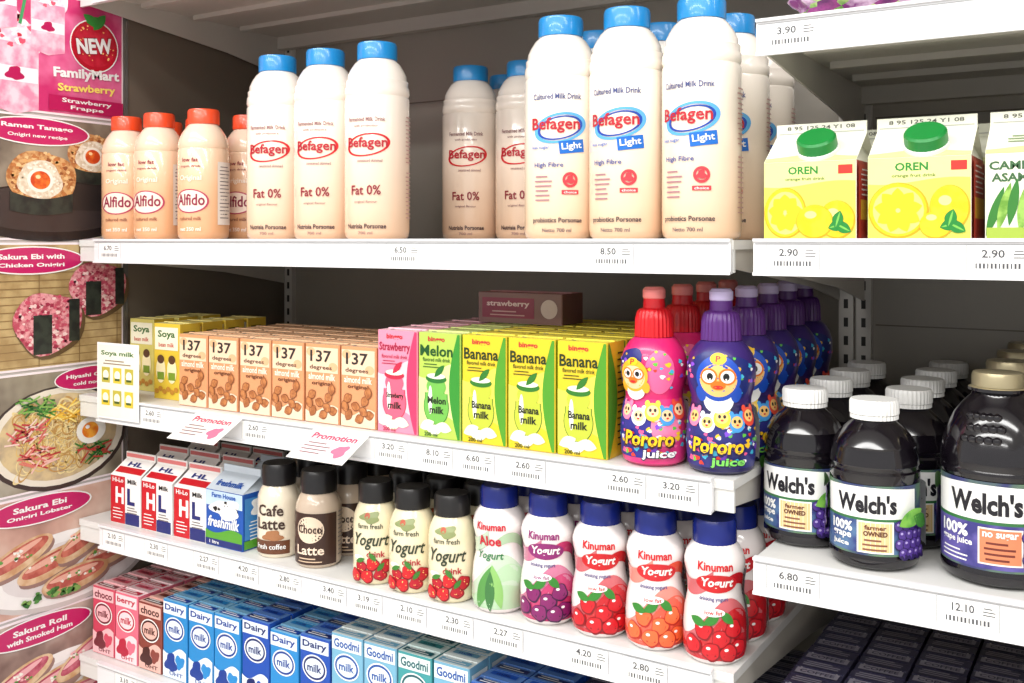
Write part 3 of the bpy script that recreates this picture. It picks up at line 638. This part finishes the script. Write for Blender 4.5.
for i, k in enumerate((0, 1, 2, 2, 2)): row(fb[k], 'flavoured_milk_box', -.808+i*.0675, [1.037, 1.086, 1.135, 1.184, 1.233, 1.282], z2, 0, .7)
b = MB(); b.tx = .00003; b.box(-.068, .068, -.03, .03, 0, .042, mat((120, 84, 84)), {'top': mat((200, 96, 120)), 'front': mat((140, 104, 100))}, c=.0012)
F = front(-.03); b.rect(F, -.018, .021, .085, .028, mat((150, 56, 80))); b.text(F, 'strawberry', -.018, .026, .07, mat((236, 210, 210)), h=.010, bold=.03); b.lines(F, -.018, .016, .06, 2, .005, mat((220, 180, 180)), th=.0016); b.disc(F, .048, .021, .013, .013, mat((220, 200, 196)))
b.box(-.066, .066, -.001, .001, .042, .0432, mat((230, 180, 190)))
put(b.mesh('milk_multipack_box'), 'milk_multipack_box', -.722, 1.205, z2+.1338, 0)
kp, kv = kids_bottle(True), kids_bottle(False)
row(kp, 'kids_drink_bottle', -.460, [1.040, 1.12, 1.20, 1.28], z2, 18, 4); row(kv, 'kids_drink_bottle', -.382, [1.042, 1.122, 1.202, 1.282, 1.362], z2, 16, 4)

# ------------------------------------------------------------------ third shelf
z3 = ZE-.449
rm = red_milk_carton()
for i in range(3): row(rm, 'milk_carton', -1.352+i*.0755, [1.045, 1.11, 1.175], z3, 0, .8)
fm = fresh_carton(); row(fm, 'milk_carton', -1.128, [1.050, 1.125, 1.2], z3, 0, .6)
row(coffee_bottle(False), 'coffee_milk_bottle', -1.044, [1.042, 1.104, 1.166], z3, 22, 3, (1.02, 1.02, 1.06)); row(coffee_bottle(True), 'coffee_milk_bottle', -.966, [1.040, 1.104, 1.168], z3, 22, 3, (1.06, 1.06, 1.06))
yb = yogurt_black()
for x in (-.856, -.794, -.732): row(yb, 'yogurt_drink_bottle', x, [1.030, 1.094, 1.158], z3, 20)
for x, k in ((-.664, 'aloe'), (-.594, 'pink'), (-.525, 'red'), (-.456, 'peach'), (-.387, 'red')): row(yogurt_blue(k), 'yogurt_drink_bottle', x, [1.034, 1.104, 1.174, 1.244], z3, 18, 7, (1.02, 1.02, 1.04))

# ------------------------------------------------------------------ bottom shelf
z4 = ZE-.667
sm = {k: small_brick(k) for k in ('choc', 'pinkm', 'brn', 'lblue', 'blue', 'good', 'teal', 'navy', 'brown', 'redb')}
seq = ['choc', 'pinkm', 'brn', 'lblue', 'lblue', 'lblue', 'blue', 'lblue', 'blue', 'good', 'good', 'teal', 'good', 'blue', 'blue', 'navy', 'navy', 'navy', 'navy']
for i, k in enumerate(seq): row(sm[k], 'milk_box', -1.408+i*.0570, [1.038, 1.084, 1.130, 1.176, 1.222, 1.268, 1.314], z4, 0, .8)

# ------------------------------------------------------------------ right bay
zr = ZE-.323
gb, gj = grape_bottle(), grape_jug()
row(gb, 'grape_juice_bottle', -.3045, [1.088], zr, -8, 0); row(gb, 'grape_juice_bottle', -.2245, [1.050], zr, 4, 0)
for y in (1.178, 1.268, 1.358): row(gb, 'grape_juice_bottle', -.300, [y], zr, 8); row(gb, 'grape_juice_bottle', -.209, [y-.035], zr, 8)
row(gb, 'grape_juice_bottle', -.209, [1.415], zr, 8)
row(gj, 'grape_juice_bottle', -.113, [1.066, 1.172, 1.278, 1.384], zr, -8, 1); row(gj, 'grape_juice_bottle', -.003, [1.066, 1.172, 1.278, 1.384], zr, 0)
zb = ZE-.60
for i, k in enumerate(['navy', 'navy', 'navy', 'navy', 'brown', 'brown', 'navy', 'brown']): row(sm[k], 'drink_box', -.300+i*.0575, [1.04+j*.046 for j in range(9)], zb, 0, .8)

# salad / vegetable bags on the top right shelf
def veg_bag(seed):
    b = MB()
    cols = [mat((126, 40, 120), rough=.25, rgb2=(222, 190, 220), scale=60), mat((96, 150, 60), rough=.25, rgb2=(200, 220, 150), scale=60), mat((150, 60, 130), rough=.25, rgb2=(100, 40, 100), scale=80)]
    bm = bmesh.new(); bmesh.ops.create_icosphere(bm, subdivisions=4, radius=1)
    vs = []
    for v in bm.verts:
        x, y, z = v.co
        k = 1+.10*math.sin(7*x+seed)*math.cos(6*y)+.06*math.sin(13*z+3*x)
        X = .068*math.copysign(abs(x)**.75, x)*k; Y = .045*math.copysign(abs(y)**.8, y)*k; Z = .036+.036*math.copysign(abs(z)**.7, z)*(k if z > 0 else 1)
        vs.append((X, Y, max(0, Z)))
    fs = [tuple(v.index for v in f.verts) for f in bm.faces]; cs = [f.calc_center_median() for f in bm.faces]; bm.free()
    for ci in range(3):
        sel = [f for f, c in zip(fs, cs) if int(3*(.5+.5*math.sin(9*c.x+5*c.y+seed))*.999) == ci]
        if sel: b.add(vs, sel, cols[ci], True)
    n = 24; z0 = .071
    for i in range(n):
        x = -.05+.1*i/n; x2 = -.05+.1*(i+1)/n; o = .002*(-1)**i
        b.add([(x, o, z0-.006), (x2, -o, z0-.006), (x2, -o, z0+.02), (x, o, z0+.02)], [(0, 1, 2, 3)], cols[0])
    return b.mesh('salad_bag')
vb = [veg_bag(2), veg_bag(5)]
for i in range(7): put(vb[i % 2], 'salad_bag', -.235+i*.147, 1.055, ZE+.222+E, 0); put(vb[(i+1) % 2], 'salad_bag', -.235+i*.147, 1.17, ZE+.222+E, 0)

# ------------------------------------------------------------------ posters on the end panel
def poster(z0, z1, y0, y1, kind):
    b = MB(); b.tx = .00003; b.step = .00004; W = y1-y0; H = z1-z0
    S = lambda u, v, e: (e, u, v)
    pink = mat((190, 30, 96), rough=.28); MAG = mat((180, 24, 84), rough=.28)
    bg = {'frappe': mat((200, 50, 108), rough=.28, rgb2=(226, 110, 154), rgb3=(208, 66, 122), scale=9), 'onigiri': mat((160, 148, 130), rough=.28, rgb2=(120, 108, 94), rgb3=(96, 84, 74), scale=8),
          'rice': mat((190, 164, 116), rough=.28, rgb2=(160, 132, 88), scale=26), 'noodle': mat((190, 182, 166), rough=.28, rgb2=(150, 140, 122), rgb3=(116, 104, 90), scale=7),
          'sausage': mat((222, 194, 178), rough=.28, rgb2=(200, 158, 142), rgb3=(168, 124, 110), scale=7), 'ham': mat((196, 176, 164), rough=.28, rgb2=(150, 122, 112), rgb3=(110, 82, 76), scale=8)}[kind]
    b.box(0, .0015, y0, y1, z0, z1, mat((240, 226, 230), rough=.28)); b.e = .0017
    def P(f, g): return y0+f*W, z0+g*H
    def D(f, g, rx, ry, m, **k): b.disc(S, *P(f, g), rx, ry, m, **k)
    b.rect(S, y0+W/2, z0+H/2, W*.985, H*.965, bg, cell=.03)
    NORI = mat((24, 28, 26), rough=.45, rgb2=(46, 52, 44), scale=60)
    if kind == 'frappe':
        for f, g, s_ in ((.44, .30, 1.15), (.60, .72, .85), (.36, .88, .9)):
            u, v = P(f, g)
            b.blob(S, u, v+.050*s_, .038*s_, .030*s_, mat((248, 230, 236), rgb2=(236, 184, 204), scale=70), 5)
            b.band(S, u-.034*s_, u+.034*s_, lambda x: v-.055*s_+.25*abs(x-u), lambda x: v+.040*s_, mat((232, 140, 170), rgb2=(246, 206, 218), scale=40), 10, 3)
            b.rect(S, u, v-.002, .066*s_, .020*s_, mat((244, 232, 238))); b.blob(S, u, v-.002, .012*s_, .009*s_, MAG, 2)
            b.crumbs(S, u, v+.055*s_, .028*s_, .020*s_, 14, .005*s_, [mat((200, 34, 60)), mat((226, 84, 110)), WHITE], 3); b.rect(S, u+.012*s_, v+.09*s_, .005, .05*s_, mat((60, 150, 90)), -.2)
        D(.84, .62, .045, .043, WHITE); D(.84, .62, .043, .041, mat((184, 16, 40))); D(.84, .63, .038, .036, mat((204, 38, 60), rgb2=(180, 16, 40), scale=50)); b.crumbs(S, *P(.84, .62), .036, .034, 26, .0016, [mat((250, 200, 120))], 2)
        for a in (-.5, .2, .9): b.leaf(S, P(.84, .83)[0]+a*.01, P(.84, .83)[1], .018, .008, mat((50, 130, 50)), a)
        b.text(S, 'NEW', *P(.84, .62), .068, mat((150, 10, 40)), h=.028, bold=.08, rot=.15); b.text(S, 'NEW', *P(.84, .62), .066, WHITE, h=.025, bold=.04, rot=.15)
        b.text(S, 'FamilyMart', *P(.80, .36), .12, WHITE, h=.020, bold=.04, rot=.06); b.text(S, 'Strawberry', *P(.80, .24), .105, mat((250, 224, 110)), h=.016, bold=.03, rot=.06)
        b.rect(S, *P(.80, .10), .135, .024, MAG, cell=.03); b.text(S, 'Strawberry', *P(.80, .125), .09, WHITE, h=.009, bold=.02); b.text(S, 'Frappe', *P(.80, .07), .06, WHITE, h=.008, bold=.02)
    elif kind == 'onigiri':
        D(.62, .22, .150, .045, mat((30, 26, 28), rough=.2)); D(.62, .25, .138, .036, mat((56, 48, 48), rough=.2)); b.rect(S, *P(.86, .40), .11, .06, mat((44, 38, 38), rough=.25), cell=.03)
        cr = [mat((186, 116, 62)), mat((214, 164, 104)), mat((140, 76, 38)), mat((226, 190, 138))]
        for f, g, s_ in ((.84, .70, .86), (.57, .48, 1.05)):
            u, v = P(f, g); b.blob(S, u, v, .056*s_, .044*s_, mat((170, 104, 54), rgb2=(210, 164, 110), scale=140), 4, .05)
            b.crumbs(S, u, v, .053*s_, .041*s_, 150, .0034*s_, cr, 3)
            b.blob(S, u-.003, v, .036*s_, .029*s_, mat((234, 224, 206), rgb2=(210, 192, 166), scale=150), 2, .05); b.crumbs(S, u-.003, v, .033*s_, .026*s_, 70, .0022*s_, [mat((240, 234, 222)), mat((210, 192, 164))], 5)
            D_ = (u-.003, v); b.disc(S, *D_, .021*s_, .018*s_, mat((240, 236, 224))); b.disc(S, *D_, .016*s_, .0135*s_, mat((200, 66, 24), rgb2=(230, 116, 42), scale=80)); b.disc(S, u-.007, v+.005, .004*s_, .003*s_, mat((255, 214, 160)))
            b.band(S, u-.050*s_, u+.050*s_, lambda x: v-.048*s_-.004*math.cos((x-u)*40), lambda x: v-.018*s_-.010*math.cos((x-u)*30), NORI, 14, 3)
        D(.55, .87, .090, .022, WHITE); D(.55, .87, .087, .020, pink); b.text(S, 'Ramen Tamago', *P(.55, .90), .12, WHITE, h=.009, bold=.03); b.text(S, 'Onigiri new recipe', *P(.55, .83), .10, WHITE, h=.007, bold=.02)
    elif kind == 'rice':
        for i in range(15): b.rect(S, y0+W/2, z0+.006+i*.012, W*.98, .0016, mat((140, 112, 72)), cell=.05)
        for i in range(5): b.rect(S, y0+.05+i*.07, z0+H/2, .0014, H*.96, mat((130, 102, 66)), cell=.05)
        cr = [mat((200, 76, 102)), mat((228, 150, 158)), mat((160, 44, 72)), mat((238, 204, 200))]
        for f, g, s_ in ((.86, .62, .95), (.60, .36, 1.05)):
            u, v = P(f, g); b.blob(S, u+.004, v-.006, .058*s_, .046*s_, mat((96, 74, 48)), 4, .05); b.blob(S, u, v, .056*s_, .046*s_, mat((184, 74, 94), rgb2=(226, 160, 164), scale=140), 4, .06)
            b.crumbs(S, u, v, .053*s_, .043*s_, 190, .0033*s_, cr, 6)
            b.band(S, u-.024*s_, u+.006*s_, lambda x: v-.046*s_, lambda x: v+.012*s_, NORI, 8, 3); b.band(S, u+.034*s_, u+.052*s_, lambda x: v-.030*s_, lambda x: v+.034*s_, NORI, 5, 3)
        D(.52, .86, .090, .022, WHITE); D(.52, .86, .087, .020, pink); b.text(S, 'Sakura Ebi with', *P(.52, .89), .11, WHITE, h=.008, bold=.03); b.text(S, 'Chicken Onigiri', *P(.52, .82), .11, WHITE, h=.008, bold=.03)
    elif kind == 'noodle':
        D(.66, .42, .122, .082, mat((60, 46, 42), rough=.3)); D(.66, .43, .116, .077, mat((226, 216, 200))); D(.66, .43, .104, .068, mat((180, 158, 128), rgb2=(210, 186, 140), scale=40))
        r = random.Random(3); e0 = b.e
        for i in range(100):
            b.e = e0+.00004*(i % 12)
            b.disc(S, *P(.64+r.uniform(-.17, .17), .43+r.uniform(-.24, .22)), r.uniform(.012, .030), r.uniform(.006, .016), mat(((216, 182, 108), (228, 206, 148), (188, 144, 80))[i % 3]), r.uniform(0, 3), hole=.87, n=20)
        b.e = e0+.0005
        for f, g, c in ((.56, .28, [(180, 48, 52), (216, 120, 104), (236, 186, 174)]), (.50, .50, [(214, 100, 100), (186, 60, 66), (236, 204, 192)]), (.68, .62, [(234, 190, 70), (242, 218, 130), (216, 160, 50)]), (.54, .70, [(76, 136, 52), (44, 98, 42), (130, 174, 80)]), (.84, .24, [(66, 126, 50), (36, 84, 36), (180, 54, 50)])):
            rr = random.Random(int(f*100)); e1 = b.e
            for i in range(30):
                b.e = e1+.00004*(i % 6); b.rect(S, P(f, g)[0]+rr.uniform(-.026, .026), P(f, g)[1]+rr.uniform(-.014, .014), rr.uniform(.016, .030), .0026, mat(c[i % 3]), rr.uniform(-.7, .9), cell=.05)
            b.e = e1+.0003
        D(.82, .44, .027, .022, mat((240, 236, 226))); D(.815, .44, .015, .013, mat((216, 112, 28), rgb2=(238, 164, 56), scale=80)); D(.80, .47, .004, .003, WHITE)
        D(.82, .90, .066, .020, WHITE); D(.82, .90, .064, .018, pink); b.text(S, 'Hiyashi Chuka', *P(.82, .92), .090, WHITE, h=.008, bold=.03); b.text(S, 'cold noodle', *P(.82, .86), .065, WHITE, h=.006, bold=.02)
    else:
        c0 = [(204, 116, 98), (230, 172, 152), (176, 84, 72)] if kind == 'sausage' else [(202, 106, 122), (234, 172, 176), (172, 68, 88)]
        D(.70, .30, .150, .060, mat((200, 190, 186))); D(.70, .32, .145, .056, mat((236, 230, 227))); D(.70, .32, .110, .040, mat((220, 210, 208)))
        for i, (f, g) in enumerate(((.46, .50), (.62, .38), (.80, .52), (.94, .34), (.74, .20))):
            u, v = P(f, g); rt = (.35, .25, .45, .2, .1)[i]
            b.disc(S, u+.003, v-.006, .060, .020, mat((150, 116, 106)), rt); b.disc(S, u, v, .060, .020, mat((222, 190, 154), rgb2=(196, 146, 102), scale=40), rt)
            b.disc(S, u, v+.003, .052, .013, mat(c0[0], rough=.25, rgb2=c0[2], scale=60), rt); b.disc(S, u-.003, v+.007, .044, .005, mat(c0[1], rough=.25), rt)
            b.crumbs(S, u, v+.004, .040, .006, 18, .0030, [mat((96, 146, 64)), mat((240, 234, 222)), mat(c0[1])], i)
        b.crumbs(S, *P(.60, .12), .06, .008, 20, .006, [mat((76, 136, 60)), mat((50, 106, 44)), mat((126, 166, 84))], 4)
        D(.56, .87, .090, .022, WHITE); D(.56, .87, .087, .020, pink)
        b.text(S, 'Sakura Ebi' if kind == 'sausage' else 'Sakura Roll', *P(.56, .90), .09, WHITE, h=.009, bold=.03); b.text(S, 'Onigiri Lobster' if kind == 'sausage' else 'with Smoked Ham', *P(.56, .83), .11, WHITE, h=.008, bold=.03)
    put(b.mesh('food_poster'), 'food_poster', XL+.0003, 0, ZE)
zs = [.392, .196, -.002, -.203, -.393, -.580, -.77]
for i, k in enumerate(('frappe', 'onigiri', 'rice', 'noodle', 'sausage', 'ham')): poster(zs[i+1]+.002, zs[i]-.002, .74, 1.082, k)
poster(-.97, -.772, .74, 1.082, 'rice'); poster(.394, .60, .74, 1.082, 'frappe')

# small promotion cards clipped to the ticket strip
def card(x, w, z, col, tilt, txt, up=False):
    b = MB(); b.tx = .00003; b.step = .00005
    M = Matrix.Rotation(math.radians(tilt), 4, 'X')
    h = .058 if not up else .092
    S = lambda u, v, e: tuple(M @ Vector((u, -e, v)))
    b.box(-w/2, w/2, 0, .0008, -h if not up else -.026, .0 if not up else h, WHITE, M=M)
    y0 = -h/2 if not up else h/2-.013
    b.rect(S, 0, y0, w*.94, (h if not up else h+.026)*.94, mat(col), cell=.02)
    if up:
        b.text(S, 'Soya milk', 0, y0+h*.46, w*.8, mat((60, 110, 50)), h=h*.10, bold=.03); b.lines(S, 0, y0+h*.34, w*.7, 2, h*.05, mat((150, 130, 110)), th=.002)
        for j in range(2):
            for k in range(3):
                cx = -w*.28+k*w*.28; cy = y0+h*(.10-.38*j); b.rect(S, cx, cy, w*.2, h*.26, mat((226, 196, 60) if (k+j) % 2 else (190, 176, 66))); b.disc(S, cx, cy, w*.07, h*.08, mat((250, 246, 220))); b.rect(S, cx, cy-h*.07, w*.12, h*.04, mat((70, 90, 40)))
    else:
        b.text(S, txt, 0, y0+h*.30, w*.8, mat((190, 30, 80)), h=h*.20, bold=.03)
        b.lines(S, -w*.15, y0+h*.06, w*.5, 4, h*.11, mat((130, 110, 110)), th=.0022); b.blob(S, w*.28, y0-h*.12, w*.12, h*.2, mat((226, 110, 140)), 3)
    put(b.mesh('promo_card'), 'promo_card', x, .988, z)
card(-1.335, .100, z2-.003, (240, 238, 222), 0, 'Soya milk', True)
card(-1.110, .095, z2-.002, (232, 222, 218), -62, 'Promotion'); card(-.880, .095, z2-.002, (236, 216, 222), -62, 'Promotion')

# ------------------------------------------------------------------ store room shell
b = MB(); b.box(-5, 4, -4, 2.2, -.05, 0, mat((196, 192, 186), rough=.3, var=.05, scale=3)); put(b.mesh('floor'), 'floor')
b = MB(); b.box(-5, 4, -4, 2.2, 3.0, 3.05, mat((236, 236, 234), rough=.8)); put(b.mesh('ceiling'), 'ceiling')
b = MB(); b.box(-5, 4, 2.15, 2.2, 0, 3.0, mat((214, 210, 204), rough=.7)); put(b.mesh('wall_back'), 'wall_back')
def lamp(x, y, L, Wd, power, col=(1, .99, .97)):
    l = bpy.data.lights.new('tube', 'AREA'); l.shape = 'RECTANGLE'; l.size = L; l.size_y = Wd; l.energy = power; l.color = col
    o = bpy.data.objects.new('ceiling_light', l); bpy.context.collection.objects.link(o); o.location = (x, y, 2.93)
    return o
for y, pw in ((-.25, 74), (-1.6, 95), (-3.0, 90)): lamp(-.4, y, 4.5, .30, pw)
# case canopy tube
l = bpy.data.lights.new('canopy', 'AREA'); l.shape = 'RECTANGLE'; l.size = 2.1; l.size_y = .06; l.energy = 6; l.color = (1, .99, .97)
o = bpy.data.objects.new('canopy_tube_light', l); bpy.context.collection.objects.link(o); o.location = (-.33, .99, 2.14)

w = bpy.data.worlds.new('World'); bpy.context.scene.world = w; w.use_nodes = True
bg = w.node_tree.nodes['Background']; bg.inputs[0].default_value = (1, .995, .985, 1); bg.inputs[1].default_value = .84

sc = bpy.context.scene
sc.view_settings.view_transform = 'Standard'
sc.view_settings.exposure = -.02
cam = bpy.data.cameras.new('camera'); cam.sensor_width = 36; cam.lens = 1000/1024*36; cam.shift_y = -101.5/1024; cam.clip_start = .01
co = bpy.data.objects.new('camera', cam); bpy.context.collection.objects.link(co)
co.location = (0, 0, ZE); co.rotation_euler = (math.radians(90), 0, math.radians(31.97)); sc.camera = co
